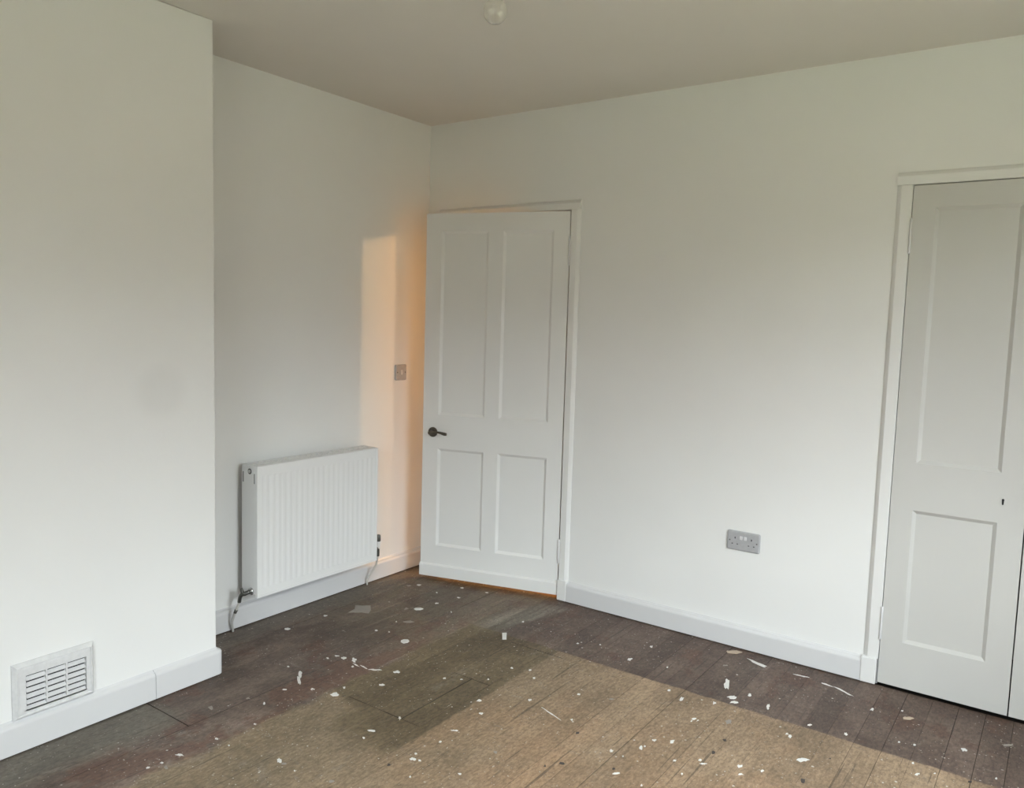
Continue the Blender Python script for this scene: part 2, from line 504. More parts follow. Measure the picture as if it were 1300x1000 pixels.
struct(boxes('wall_right', [
    (RX, RX + 0.2, RY, WY0, ZB, H), (RX, RX + 0.2, WY1, 0, ZB, H),
    (RX, RX + 0.2, WY0, WY1, ZB, WZ0), (RX, RX + 0.2, WY0, WY1, WZ1, H)], 'wall'), 'white wall at the right holding the window, out of view', 'wall')
struct(box('ceiling', -0.12, RX + 0.2, RY - 0.2, TW, H, H + 0.1, 'ceiling'), 'plain matt white ceiling', 'ceiling')

# ------------------------------------------------------------------ floor with single boards
floor = box('floor', -0.12, RX + 0.2, RY - 0.2, 0.0, -0.06, -0.022, 'sub')
struct(floor, 'bare old floorboards with dark stained border, worn pale centre and paint flecks', 'floor')
BW, B0 = 0.0882, 1.062 - 12 * 0.0882        # board pitch and phase
joint = {}
def jset(xa, xb, y):
    i = 0
    while B0 + i * BW < RX:
        xm = B0 + (i + 0.5) * BW
        if xa < xm < xb: joint.setdefault(i, []).append(y)
        i += 1
jset(0.88, 1.17, -1.398); jset(1.057, 1.335, -0.604); jset(1.06, 1.24, -0.996); jset(1.15, 1.24, -1.398); jset(0.36, 0.64, -1.886)
plank_mesh = {}
def plank(xa, xb, ya, yb):
    key = (round(xb - xa, 4), round(yb - ya, 3))
    if key not in plank_mesh:
        bm = bmesh.new()
        w_, l_ = key
        b = 0.0007
        v = [bm.verts.new(p) for p in ((0, 0, -.02), (w_, 0, -.02), (w_, l_, -.02), (0, l_, -.02),
                                       (0, 0, -b), (w_, 0, -b), (w_, l_, -b), (0, l_, -b),
                                       (b, b, 0), (w_ - b, b, 0), (w_ - b, l_ - b, 0), (b, l_ - b, 0))]
        for f in ((0, 3, 2, 1), (8, 9, 10, 11), (0, 1, 5, 4), (1, 2, 6, 5), (2, 3, 7, 6), (3, 0, 4, 7),
                  (4, 5, 9, 8), (5, 6, 10, 9), (6, 7, 11, 10), (7, 4, 8, 11)):
            bm.faces.new([v[i] for i in f])
        me = bpy.data.meshes.new('plank'); bm.to_mesh(me); bm.free()
        me.materials.append(M['floor']); me.materials.append(M['sub'])
        for p in me.polygons:                       # grimy board edges
            if abs(p.normal.z) < 0.5: p.material_index = 1
        plank_mesh[key] = me
    o = bpy.data.objects.new('plank', plank_mesh[key])
    COL.objects.link(o); o.parent = floor
    o.location = (xa, ya, -random.choice((0.0, 0.0003, 0.0006, 0.001)))
i = -1
while B0 + i * BW < RX - 0.01:
    xa = max(B0 + i * BW, 0.0); xb = min(B0 + (i + 1) * BW, RX)
    i_ = i; i += 1
    if xb - xa < 0.02: continue
    gap0 = random.choice((0.0002, 0.0003, 0.0004, 0.0006, 0.0008, 0.0012))
    yend = -0.0125 if D2L - 0.05 < (xa + xb) / 2 < D2R + 0.05 else 0.0  # boards stop short at the cupboard; the dark gap stands in for shadow
    spans = [(RY, yend)] if xb > CX else [(RY, CY2), (CY, 0.0)]
    for s0, s1 in spans:
        cuts = [y for y in joint.get(i_, []) if s0 < y < s1]
        if s1 - s0 > 3:
            y = -3.35 + random.uniform(0, 0.7)
            if all(abs(y - c) > 0.4 for c in cuts): cuts.append(y)
        ys = [s0] + sorted(cuts) + [s1]
        for a, b in zip(ys, ys[1:]):
            hat = i_ in (12, 13) and a > -1.41 and b < -0.98
            gap = 0.0042 if hat else gap0
            cg = 0.0016 if len(joint.get(i_, [])) else 0.0008
            plank(round(xa + gap / 2, 4), round(xb - gap / 2, 4), a + (cg if a != s0 else 0), b - (cg if b != s1 else 0))

# ------------------------------------------------------------------ baseboards (sweep direction keeps the room on the left)
o = skirting('baseboard_left', [(0.0, CY + 0.0215), (0.0, -0.001)][::-1], 0.0852, 0.024)
struct(o, 'white painted baseboard under the radiator in the alcove', 'baseboard')
def rc(cx, cy, r, a0, a1, n=4):
    return [(cx + r * math.cos(math.radians(a0 + (a1 - a0) * k / n)), cy + r * math.sin(math.radians(a0 + (a1 - a0) * k / n))) for k in range(n + 1)]
r_ = 0.004
o = skirting('baseboard_chimney_corner', ([(0.001, CY)] + rc(CX - r_, CY - r_, r_, 90, 0) + [(CX, -1.8525)]), 0.0915, 0.0207)
struct(o, 'short white baseboard piece wrapping the chimney breast corner', 'baseboard')
o = skirting('baseboard_chimney_front', [(CX, -1.8540), (CX, CY2)], 0.0915, 0.0205)
struct(o, 'long white baseboard under the louvred vent on the chimney breast', 'baseboard')
o = skirting('baseboard_back', [(0.9865, 0.0), (2.3825, 0.0)][::-1], 0.0852, 0.0242)
struct(o, 'white baseboard on the back wall between the two doors', 'baseboard')
o = skirting('baseboard_right', [(RX, -0.03), (RX, RY)][::-1], 0.0852, 0.024)
struct(o, 'white baseboard on the window wall, out of view', 'baseboard')
o = skirting('baseboard_rear', [(0.03, RY), (RX - 0.03, RY)], 0.0852, 0.024)
struct(o, 'white baseboard behind the viewpoint', 'baseboard')

# ------------------------------------------------------------------ hall behind door 1 and inside of the cupboard
struct(boxes('wall_hall', [(-0.92, -0.8, TW, 2.8, ZB, H), (2.20, 2.30, TW, 2.8, ZB, H), (-0.92, 2.30, 2.8, 2.92, ZB, H), (-0.92, -0.12, 0.0, TW, ZB, H)], 'hallwall'),
       'cream hall walls glimpsed as warm light behind the door', 'wall')
struct(box('ceiling_hall', -0.92, 2.30, TW, 2.92, H, H + 0.1, 'ceiling'), 'hall ceiling behind the door, out of view', 'ceiling')
struct(box('floor_hall', -0.92, 2.30, 0.0, 2.92, -0.06, -0.001, 'hallfloor'), 'orange-brown hall floor glimpsed under the half-open door', 'floor')
struct(boxes('wall_cupboard', [(2.31, 2.35, TW, 0.70, ZB, H), (3.50, 3.54, TW, 0.70, ZB, H), (2.31, 3.54, 0.70, 0.74, ZB, H), (2.31, 3.54, TW, 0.74, H, H + 0.04)], 'cupboard'),
       'dark inside of the built-in cupboard, seen only through door gaps', 'wall')
struct(box('floor_cupboard', 2.305, 3.54, 0.0, 0.74, -0.06, -0.021, 'sub'), 'dark cupboard floor behind the panelled leaves', 'floor')
struct(box('ground', RX + 0.21, 60, -60, 60, -0.5, -0.35, 'ground'), 'paved ground outside the right window, out of view', 'ground')
struct(box('lawn', -60, RX + 0.21, -60, RY - 0.21, -0.5, -0.35, 'lawn'), 'lawn outside the rear window, out of view', 'ground')

# unseen terraces added outside both windows to block the low sky light
def terrace(loc, rz, length, label):
    t = empty('sky_blocking_terrace', loc, rz); struct(t, label, 'building')
    box('wall', 0, 7, -length / 2, length / 2, 0, 2.9, 'brick', t)
    prism('roof', [(-0.3, 2.85), (7.3, 2.85), (3.5, 4.9)], 1, -length / 2 - 0.2, length / 2 + 0.2, 'slate', t)
terrace((17.0, -2.0, -0.35), 0.0, 44, 'brick terrace added to block low sky light at the right window, out of view')
terrace((2.0, -17.5, -0.35), -math.pi / 2, 44, 'brick terrace added to block low sky light at the rear window, out of view')

# ------------------------------------------------------------------ door frames
def architrave(root, l, r, t, lo, ro, to, depth, plw):
    """l r t: inner edges; lo ro to: outer edges; plw: plinth blocks [(x0,x1)]"""
    b = 0.016
    def prof_v(inner, outer):
        s = 1 if outer > inner else -1
        return [(inner, 0.0), (inner, -depth + .002), (inner + s * .002, -depth), (outer - s * b, -depth), (outer - s * .006, -depth * 0.55), (outer, -0.003), (outer, 0.0)]
    prism('architrave_side', prof_v(l, lo), 2, 0.107, t, 'door', root)
    prism('architrave_side', prof_v(r, ro), 2, 0.107, t, 'door', root)
    ph = [(0.0, t), (-depth + .002, t), (-depth, t + .002), (-depth, to - b), (-depth * .55, to - .006), (-0.003, to), (0.0, to)]
    o = prism('architrave_head', ph, 0, lo, ro, 'door', root)
    for x0, x1 in plw:
        box('plinth_block', x0, x1, -depth - 0.012, 0.0, 0.003, 0.107, 'door', root, 0.003, 2)
def lining(root, l, r, t, stop_y):
    box('jamb', l - 0.026, l, 0.0005, TW, 0.0, t, 'trim', root)
    box('jamb', r, r + 0.026, 0.0005, TW, 0.0, t, 'trim', root)
    box('jamb_head', l - 0.026, r + 0.026, 0.0005, TW, t, t + 0.026, 'trim', root)
    box('door_stop', l, l + 0.012, stop_y, TW, 0.0, t, 'trim', root)
    box('door_stop', r - 0.012, r, stop_y, TW, 0.0, t, 'trim', root)
    box('door_stop', l + 0.012, r - 0.012, stop_y, TW, t - 0.012, t, 'trim', root)
tr = empty('trim_1', (0, 0, 0)); struct(tr, 'white painted frame around the half-open four-panel door', 'door frame')
architrave(tr, 0.141, 0.9335, 1.9615, 0.082, 0.984, 2.0085, 0.015, [(0.082, 0.141), (0.934, 0.9855)])
lining(tr, D1L, D1R, D1T, 0.034)
tr = empty('trim_2', (0, 0, 0)); struct(tr, 'white painted frame around the closed cupboard leaves', 'door frame')
architrave(tr, D2L, D2R, D2T, 2.388, 3.398, 2.019, 0.015, [(2.3825, 2.4405), (3.3455, 3.4035)])
lining(tr, D2L, D2R, D2T, 0.03)

def leaf(root, w_, z0, z1, panels, thick, mould=0.014, dep=0.010, mat='door'):
    """stile-and-rail door leaf: local x across, front face y=0, body towards -y; panels as separate children"""
    xs = sorted({0.0, w_} | {p[0] for p in panels} | {p[1] for p in panels})
    zs = sorted({z0, z1} | {p[2] for p in panels} | {p[3] for p in panels})
    bm = bmesh.new()
    def q(a, b, c, d): bm.faces.new([bm.verts.new(p) for p in (a, b, c, d)])
    for yf, sg in ((0.0, 1), (-thick, -1)):
        for xa, xb in zip(xs, xs[1:]):
            for za, zb in zip(zs, zs[1:]):
                xm, zm = (xa + xb) / 2, (za + zb) / 2
                if any(p[0] < xm < p[1] and p[2] < zm < p[3] for p in panels): continue
                q((xa, yf, za), (xb, yf, za), (xb, yf, zb), (xa, yf, zb))
        yd = yf - sg * dep
        for a, b, c, d in panels:
            zc = sorted({c, d} | {z for z in zs if c < z < d}); xc = sorted({a, b} | {x for x in xs if a < x < b})
            m = mould
            q((a, yf, c), (b, yf, c), (b - m, yd, c + m), (a + m, yd, c + m))
            q((a, yf, d), (b, yf, d), (b - m, yd, d - m), (a + m, yd, d - m))
            q((a, yf, c), (a, yf, d), (a + m, yd, d - m), (a + m, yd, c + m))
            q((b, yf, c), (b, yf, d), (b - m, yd, d - m), (b - m, yd, c + m))
    for za, zb in zip(zs, zs[1:]):
        for x in (0.0, w_): q((x, 0, za), (x, -thick, za), (x, -thick, zb), (x, 0, zb))
    for xa, xb in zip(xs, xs[1:]):
        for z in (z0, z1): q((xa, 0, z), (xb, 0, z), (xb, -thick, z), (xa, -thick, z))
    bmesh.ops.remove_doubles(bm, verts=bm.verts, dist=1e-5)
    fr = finish('stiles_and_rails', bm, mat, root)
    for a, b, c, d in panels:
        m = mould - 0.003
        box('panel', a + m, b - m, -thick + dep - 0.0005, -dep + 0.0003, c + m, d - m, mat, root)
    return fr

def hinge(root, x, z0, z1, y=0.004, r=0.0055):
    o = lathe('hinge', [(r * .6, -.003), (r, 0), (r, (z1 - z0) * .33), (r * .85, (z1 - z0) * .335), (r, (z1 - z0) * .34), (r, (z1 - z0) * .66), (r * .85, (z1 - z0) * .665),
                        (r, (z1 - z0) * .67), (r, z1 - z0), (r * .6, z1 - z0 + .003)], 'trim', root, Matrix.Translation((x, y, z0)), 12)
    return o

# door 1: four panels, hinged right, standing ajar into the room
TH = 0.26615
d1 = empty('door_1', (0.9264, -0.0092, 0.0), TH + math.pi)
struct(d1, 'white four-panel door standing ajar with a dark lever handle', 'door')
W1 = 0.780
leaf(d1, W1, 0.026, 1.9545, [(0.081, 0.349, 0.194, 0.723), (0.428, 0.692, 0.192, 0.722), (0.081, 0.349, 0.902, 1.8645), (0.428, 0.692, 0.902, 1.8645)], 0.040)
prism('bottom_board', [(0.0002, 0.024), (0.012, 0.024), (0.012, 0.0825), (0.008, 0.087), (0.0002, 0.0915)], 0, -0.001, W1 + 0.001, 'door', d1)
hinge(d1, -0.001, 1.694, 1.832); hinge(d1, -0.001, 0.190, 0.309)
hd = lathe('door_handle', [(0.0, 0.0), (0.0255, 0.0), (0.0265, 0.002), (0.0265, 0.007), (0.0245, 0.0095), (0.0115, 0.0105), (0.0105, 0.013), (0.0100, 0.046), (0.0075, 0.050), (0.0, 0.051)],
           'pewter', d1, Matrix.Translation((0.719, 0.0005, 0.8085)) @ Matrix.Rotation(math.radians(-90), 4, 'X'), 28)
hd['label'] = 'dark pewter round rose'
lv = tube('lever', [(0.719, 0.044, 0.8085), (0.700, 0.047, 0.810), (0.675, 0.048, 0.8145), (0.652, 0.048, 0.8125), (0.634, 0.047, 0.8085), (0.621, 0.046, 0.8075)],
          [0.0075, 0.0068, 0.0058, 0.0066, 0.0085, 0.0075], 'pewter', hd)
# back handle on the hidden face
hb = lathe('door_handle', [(0.0, 0.0), (0.0265, 0.0), (0.0265, 0.007), (0.0115, 0.010), (0.0100, 0.046), (0.0, 0.05)],
           'pewter', d1, Matrix.Translation((0.719, -0.0405, 0.8085)) @ Matrix.Rotation(math.radians(90), 4, 'X'), 24)
tube('lever', [(0.719, -0.084, 0.8085), (0.675, -0.088, 0.813), (0.625, -0.086, 0.808)], [0.0075, 0.006, 0.0078], 'pewter', hb)
box('latch_plate', W1 - 0.0001, W1 + 0.0008, -0.031, -0.009, 0.76, 0.86, 'pewter', d1)

# cupboard leaves
def cup_leaf(name, x0, w_, panels, label, hinge_x):
    d = empty(name, (x0, -0.0135, 0.0), 0.0)
    struct(d, label, 'door')
    # local front must face -y: rotate by pi about z, x runs from the right edge
    d.location = (x0 + w_, -0.0135, 0.0); d.rotation_euler = (0, 0, math.pi)
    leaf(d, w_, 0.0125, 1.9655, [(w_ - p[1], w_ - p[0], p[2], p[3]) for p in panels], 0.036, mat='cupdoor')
    hx = w_ + 0.001 if hinge_x == 'l' else -0.001
    for a, b in ((1.714, 1.841), (0.192, 0.320)): hinge(d, hx, a, b, 0.003, 0.005)
    return d
LW = 0.4432
d2 = cup_leaf('door_2', D2L + 0.0027, LW, [(0.079, 0.3605, 0.195, 0.7265), (0.079, 0.3605, 0.9105, 1.8805)], 'white two-panel cupboard leaf with a keyhole', 'l')
d3 = cup_leaf('door_3', D2L + 0.0027 + LW + 0.0045, LW, [(0.0827, 0.364, 0.195, 0.7265), (0.0827, 0.364, 0.9105, 1.8805)], 'white cupboard leaf cut off by the right picture edge', 'r')
# keyhole: dark slot with a small raised painted surround
kx = D2L + 0.0027 + LW - 2.8192
kb = lathe('keyhole_surround', [(0.0, 0.0), (0.014, 0.0), (0.0135, 0.0012), (0.0, 0.0016)], 'cupdoor', d2, Matrix.Translation((kx, 0.0, 0.8066)) @ Matrix.Rotation(math.radians(-90), 4, 'X') @ Matrix.Diagonal((1, 1.35, 1, 1)), 20)
bm = bmesh.new()
pts = [(0.0042 * math.cos(math.radians(a)), 0.0065 + 0.0042 * math.sin(math.radians(a))) for a in range(-30, 211, 24)] + [(-0.0026, -0.011), (0.0, -0.0125), (0.0026, -0.011)]
f = [bm.verts.new((kx + p[0], 0.0022, 0.8066 + p[1])) for p in pts]; g_ = [bm.verts.new((kx + p[0], 0.0008, 0.8066 + p[1])) for p in pts]
bm.faces.new(f); bm.faces.new(g_[::-1])
for k in range(len(pts)): bm.faces.new((f[k], f[(k + 1) % len(pts)], g_[(k + 1) % len(pts)], g_[k]))
kh = finish('keyhole', bm, 'black', kb); kh['label'] = 'black keyhole slot'

# ------------------------------------------------------------------ window in the right wall (behind the viewpoint's right shoulder)
def casement(name, loc, rz, width, height, label):
    # local: x outwards through the wall, y along it, z up from the sill
    wn = empty(name, loc, rz); struct(wn, label, 'window')
    fw = 0.05; hw = width / 2
    B = 0.003
    box('frame_jamb', .08, .15, -hw, -hw + fw, 0, height, 'trim', wn, B)
    box('frame_jamb', .08, .15, hw - fw, hw, 0, height, 'trim', wn, B)
    box('frame_head', .08, .15, -hw + fw, hw - fw, height - fw, height, 'trim', wn, B)
    box('frame_sill', .08, .15, -hw + fw, hw - fw, 0, fw, 'trim', wn, B)
    box('mullion', .085, .145, -.03, .03, fw, height - fw, 'trim', wn, B)
    for a, c in ((-hw + fw, -.03), (.03, hw - fw)):
        box('pane', .112, .116, a, c, fw, height - fw, 'glass', wn)
    box('window_board', -.03, .08, -hw - .03, hw + .03, -.001, .022, 'trim', wn, B)
casement('window_1', (RX, (WY0 + WY1) / 2, WZ0), 0.0, WY1 - WY0, WZ1 - WZ0, 'white casement window lighting the room from the right, out of view')
casement('window_2', ((VX0 + VX1) / 2, RY, WZ0), -math.pi / 2, VX1 - VX0, WZ1 - WZ0, 'white casement window behind the viewpoint, out of view')

# ================================================================== THINGS
# ------------------------------------------------------------------ radiator
ra = empty('radiator', (0.09, -0.884, 0.162))
tag(ra, 'white ribbed double-panel radiator on the alcove wall beside the door', 'radiator')
AX, AY, AZ = 0.09, -0.884, 0.162
X0, X1, Y0, Y1, Z0, Z1 = 0.036 - AX, 0.145 - AX, -1.2504 - AY, -0.518 - AY, 0.0, 0.586
def ribbed(name, xf, dirx, par):
    """pressed steel panel: vertical flutes between flat borders, thickness 12 mm"""
    L = Y1 - Y0
    n = 22
    m = 0.020
    p = (L - 2 * m) / n
    ys = [(Y0, -1), (Y0 + .006, -1), (Y0 + .0085, 0), (Y0 + m * .6, 0)]
    for k in range(n):
        a = Y0 + m + k * p
        ys += [(a + p * .18, 0.0), (a + p * .34, 1), (a + p * .66, 1), (a + p * .82, 0.0)]
    ys += [(Y1 - m * .6, 0), (Y1 - .0085, 0), (Y1 - .006, -1), (Y1, -1)]
    zs = [(Z0, -1), (Z0 + .007, -1), (Z0 + .010, 0), (Z0 + .036, 0), (Z0 + .044, 1), (Z1 - .046, 1), (Z1 - .040, 0), (Z1 - .004, 0), (Z1, 0)]
    bm = bmesh.new()
    g = []
    for z, kz in zs:
        def dpt(ky, kz):
            if ky < 0 or kz < 0: return 0.0              # flat folded rim
            return 0.0016 + 0.0016 * ky * kz             # field set back, flutes deeper
        g.append([bm.verts.new((xf - dirx * dpt(ky, kz), y, z)) for y, ky in ys])
    for a, b in zip(g, g[1:]):
        for k in range(len(ys) - 1): bm.faces.new((a[k], a[k + 1], b[k + 1], b[k]))
    # folded rim and back
    xb = xf - dirx * 0.012
    rim = g[0][:] + [r[-1] for r in g[1:]] + g[-1][-2::-1] + [r[0] for r in g[-2:0:-1]]
    rb = [bm.verts.new((xb, v.co.y, v.co.z)) for v in rim]
    for k in range(len(rim)):
        k2 = (k + 1) % len(rim)
        bm.faces.new((rim[k], rim[k2], rb[k2], rb[k]))
    bm.faces.new(rb)
    return finish(name, bm, 'rad', par)
ribbed('front_panel', X1, 1, ra)
ribbed('back_panel', X0, -1, ra)
# convector core between the panels
bm = bmesh.new()
k = 0
while Y0 + .03 + k * .022 < Y1 - .03:
    bm_box(bm, X0 + .014, X1 - .014, Y0 + .03 + k * .022, Y0 + .031 + k * .022, Z0 + .03, Z1 - .03); k += 1
finish('convector_fins', bm, 'rad', ra)
def side(yc, s):
    o = box('side_cover', X0 + .002, X1 - .0125, min(yc, yc + s * .006), max(yc, yc + s * .006), Z0 + .012, Z1 + .0015, 'rad', ra, 0.0018, 2)
    return o
sl = side(Y0 - .0005, 1); sr = side(Y1 + .0005, -1)
for xx, za, zb in ((X0 + .012, .509, .555), (X1 - .019, .509, .553)):
    q_ = box('slot', xx - .0022, xx + .0022, Y0 - .0012, Y0 + .0006, za, zb, 'hole', sl)
    q_['label'] = 'dark bracket slot'
pg = lathe('bleed_plug', [(0.0, 0.0), (0.0125, 0.0), (0.0125, 0.0015), (0.0095, 0.002), (0.0088, 0.0005), (0.0, 0.0012)], 'brassdark', sl,
           Matrix.Translation((0.004, Y0 - .0006, 0.5645 - .004)) @ AX_Y, 20)
lathe('bleed_screw', [(0.0, 0.0), (0.0072, 0.0), (0.0072, 0.004), (0.005, 0.005), (0.0, 0.005)], 'pipe', pg, Matrix.Translation((0.004, Y0 - .001, 0.5605)) @ AX_Y, 16)
# top grille: rails and cross bars
gx0, gx1 = X0 + .004, X1 - .012
bm = bmesh.new()
zt0, zt1 = Z1 - .004, Z1 + .0015
bm_box(bm, gx0, gx0 + .014, Y0 + .006, Y1 - .006, zt0, zt1)
bm_box(bm, gx1 - .030, gx1, Y0 + .006, Y1 - .006, zt0, zt1)
bm_box(bm, (gx0 + gx1) / 2 - .016, (gx0 + gx1) / 2 + .003, Y0 + .006, Y1 - .006, zt0, zt1)
yy = Y0 + .006
while yy < Y1 - .010:
    bm_box(bm, gx0, gx1, yy, min(yy + .010, Y1 - .006), zt0 + .0003, zt1 - .0003); yy += .0335
finish('top_grille', bm, 'rad', ra)
# brackets to the wall
for yb in (Y0 + .12, Y1 - .12):
    box('wall_bracket', -AX + 0.001, X0 + .003, yb - .015, yb + .015, Z0 + .10, Z1 - .08, 'rad', ra)
# left lockshield valve and tail pipe
def W2L(x, y, z): return (x - AX, y - AY, z - AZ)
v1 = lathe('valve', [(0.0, 0.0), (0.0155, 0.0), (0.0165, 0.003), (0.0155, 0.006), (0.010, 0.007), (0.010, 0.013), (0.0, 0.013)], 'chrome', ra,
           Matrix.Translation(W2L(0.106, -1.251, 0.187)) @ AX_Y, 20)
v1['label'] = 'chrome collar of the left valve'
tube('valve_body', [W2L(0.106, -1.262, 0.187), W2L(0.097, -1.279, 0.181), W2L(0.086, -1.287, 0.176), W2L(0.079, -1.291, 0.163), W2L(0.075, -1.2925, 0.140)],
     [0.0085, 0.0095, 0.0085, 0.0085, 0.0080], 'brassdark', v1)
tube('valve_spindle', [W2L(0.090, -1.284, 0.176), W2L(0.086, -1.290, 0.204)], [0.0085, 0.0065], 'brassdark', v1, 10, 2)
tube('pipe', [W2L(0.0752, -1.2922, 0.143), W2L(0.070, -1.3041, 0.108), W2L(0.060, -1.3091, 0.082), W2L(0.047, -1.3101, 0.047), W2L(0.0375, -1.2985, 0.0005)], 0.0056, 'pipe', ra)
tube('compression_ring', [W2L(0.0702, -1.3037, 0.109), W2L(0.0645, -1.3070, 0.094)], [0.0075, 0.0075], 'brassdark', ra, 10, 1)
# right thermostatic valve and tail pipe
v2 = lathe('valve', [(0.0, 0.0), (0.0125, 0.0), (0.0135, 0.002), (0.0125, 0.030), (0.010, 0.034), (0.0, 0.035)], 'brassdark', ra,
           Matrix.Translation(W2L(0.090, -0.455, 0.240)), 16)
lathe('valve_body', [(0.0, 0.0), (0.009, 0.0), (0.0125, 0.004), (0.0125, 0.034), (0.010, 0.040), (0.0, 0.040)], 'rad', v2, Matrix.Translation(W2L(0.090, -0.455, 0.2005)), 16)
tube('valve_elbow', [W2L(0.090, -0.514, 0.205), W2L(0.090, -0.480, 0.205), W2L(0.090, -0.458, 0.200), W2L(0.090, -0.456, 0.160)], [0.010, 0.009, 0.009, 0.0085], 'brassdark', v2)
tube('pipe', [W2L(0.090, -0.457, 0.165), W2L(0.083, -0.4610, 0.115), W2L(0.062, -0.4735, 0.070), W2L(0.046, -0.4845, 0.037), W2L(0.038, -0.480, 0.0005)], 0.0056, 'pipe', ra)

# ------------------------------------------------------------------ louvred vent on the chimney breast
vc = empty('air_vent', (CX, -2.1935, 0.105))
tag(vc, 'white plastic louvred air vent low on the chimney breast', 'vent')
VY0, VY1, VZ0, VZ1 = -2.3215, -2.0685, 0.1055, 0.287
def V(y, z): return (y + 2.1935, z - 0.105)
iy0, iy1, iz0, iz1 = -2.2850, -2.0965, 0.1290, 0.2455
# stepped frame
bm = bmesh.new()
steps = [(0.0, 0.0), (0.0, 0.006), (0.010, 0.0190), (0.013, 0.0190), (0.015, 0.0150), (0.019, 0.0160), (0.028, 0.0160)]
def ring(ins, h):
    return [bm.verts.new((h, *V(y, z))) for y, z in ((VY0 + ins, VZ0 + ins), (VY1 - ins, VZ0 + ins), (VY1 - ins, VZ1 - ins), (VY0 + ins, VZ1 - ins))]
rs = [ring(*s) for s in steps]
rs.append([bm.verts.new((0.0160, *V(y, z))) for y, z in ((iy0, iz0), (iy1, iz0), (iy1, iz1), (iy0, iz1))])
rs.append([bm.verts.new((0.0008, *V(y, z))) for y, z in ((iy0, iz0), (iy1, iz0), (iy1, iz1), (iy0, iz1))])
for a, b in zip(rs, rs[1:]):
    for k in range(4): bm.faces.new((a[k], a[(k + 1) % 4], b[(k + 1) % 4], b[k]))
finish('vent_frame', bm, 'vent', vc)
ob = box('duct_opening', 0.0002, 0.0012, *V(iy0, 0)[:1], *V(iy1, 0)[:1], iz0 - .105, iz1 - .105, 'black', vc)
nsl = 6
ph_ = (iz1 - iz0) / nsl
bays = 3
bwid = (iy1 - iy0) / bays
for bi in range(bays):
    for k in range(nsl):
        za = iz0 + k * ph_ - 0.105
        ya = iy0 + bi * bwid + 2.1935 + .002; yb = iy0 + (bi + 1) * bwid + 2.1935 - .002
        # blade slopes down and outwards
        bm = bmesh.new()
        pr = [(0.0148, za + .0012), (0.0154, za + .0036), (0.0060, za + .0128), (0.0045, za + .0112)]
        A = [bm.verts.new((p[0], ya, p[1])) for p in pr]; B = [bm.verts.new((p[0], yb, p[1])) for p in pr]
        bm.faces.new(A); bm.faces.new(B[::-1])
        for j in range(4): bm.faces.new((A[j], B[j], B[(j + 1) % 4], A[(j + 1) % 4]))
        finish('louvre_blade', bm, 'vent', vc)
for bi in range(1, bays):
    y = iy0 + bi * bwid + 2.1935
    box('divider_bar', 0.001, 0.0150, y - .0024, y + .0024, iz0 - .105, iz1 - .105, 'vent', vc)

# ------------------------------------------------------------------ double socket on the back wall
so = empty('double_socket', (1.8707, 0.0, 0.4335))
tag(so, 'grey double wall socket above the back baseboard', 'socket')
def plate(root, w_, h_, d_, axis):
    """rounded face plate; axis 'y' faces -y, 'x' faces +x"""
    r = 0.008; n = 4
    def outline(ins):
        pts = []
        for cx, cz, a0 in ((w_ / 2 - r, r, -90), (w_ / 2 - r, h_ - r, 0), (-w_ / 2 + r, h_ - r, 90), (-w_ / 2 + r, r, 180)):
            for k in range(n + 1):
                a = math.radians(a0 + 90 * k / n); rr = max(r - ins, 0.001)
                pts.append((cx + rr * math.cos(a), cz + rr * math.sin(a)))
        return pts
    bm = bmesh.new(); rings = []
    for ins, dd in ((0.0, 0.0), (0.0, d_ * 0.45), (0.002, d_ * 0.8), (0.006, d_)):
        rings.append([bm.verts.new((p[0], -dd, p[1]) if axis == 'y' else (dd, p[0], p[1])) for p in outline(ins)])
    m = len(rings[0])
    for a, b in zip(rings, rings[1:]):
        for k in range(m): bm.faces.new((a[k], a[(k + 1) % m], b[(k + 1) % m], b[k]))
    bm.faces.new(rings[-1]); bm.faces.new(rings[0][::-1])
    return finish('face_plate', bm, 'plate', root)
DS = 0.010
fp = plate(so, 0.146, 0.086, DS, 'y')
for s in (-1, 1):
    cx = s * 0.0365
    # earth slot above, live and neutral below
    box('pin_slot', cx - .002, cx + .002, -DS - .0006, -DS + .002, .0515, .0600, 'black', fp)
    box('pin_slot', cx - .0145, cx - .0085, -DS - .0006, -DS + .002, .0270, .0310, 'hole', fp)
    box('pin_slot', cx + .0085, cx + .0145, -DS - .0006, -DS + .002, .0270, .0310, 'hole', fp)
    rk = box('rocker_switch', s * .0088 - .0065, s * .0088 + .0065, -DS - .0042, -DS + .001, .0500, .0660, 'rocker', so, 0.0015, 2)
    rk['label'] = 'white rocker switch'
    lathe('screw', [(0.0, 0.0), (0.0036, 0.0), (0.0032, 0.0010), (0.0, 0.0014)], 'screw', fp, Matrix.Translation((s * .0600, -DS + .0001, .043)) @ AX_Y, 12)

# ------------------------------------------------------------------ light switch on the alcove wall
sw = empty('light_switch', (0.0, -0.2138, 1.0707))
tag(sw, 'small square light switch in the warm light by the door', 'switch')
fp = plate(sw, 0.086, 0.086, 0.009, 'x')
bm = bmesh.new(); bm_box(bm, 0.008, 0.0125, -.0075, .0075, .030, .056)
rk = finish('rocker_switch', bm, 'rocker', sw, 0.0018, 2); rk['label'] = 'white rocker switch'
for s in (-1, 1):
    lathe('screw', [(0.0, 0.0), (0.0038, 0.0), (0.0034, 0.0012), (0.0, 0.0016)], 'screw', fp, Matrix.Translation((0.0088, s * .0300, .043)) @ AX_X, 12)

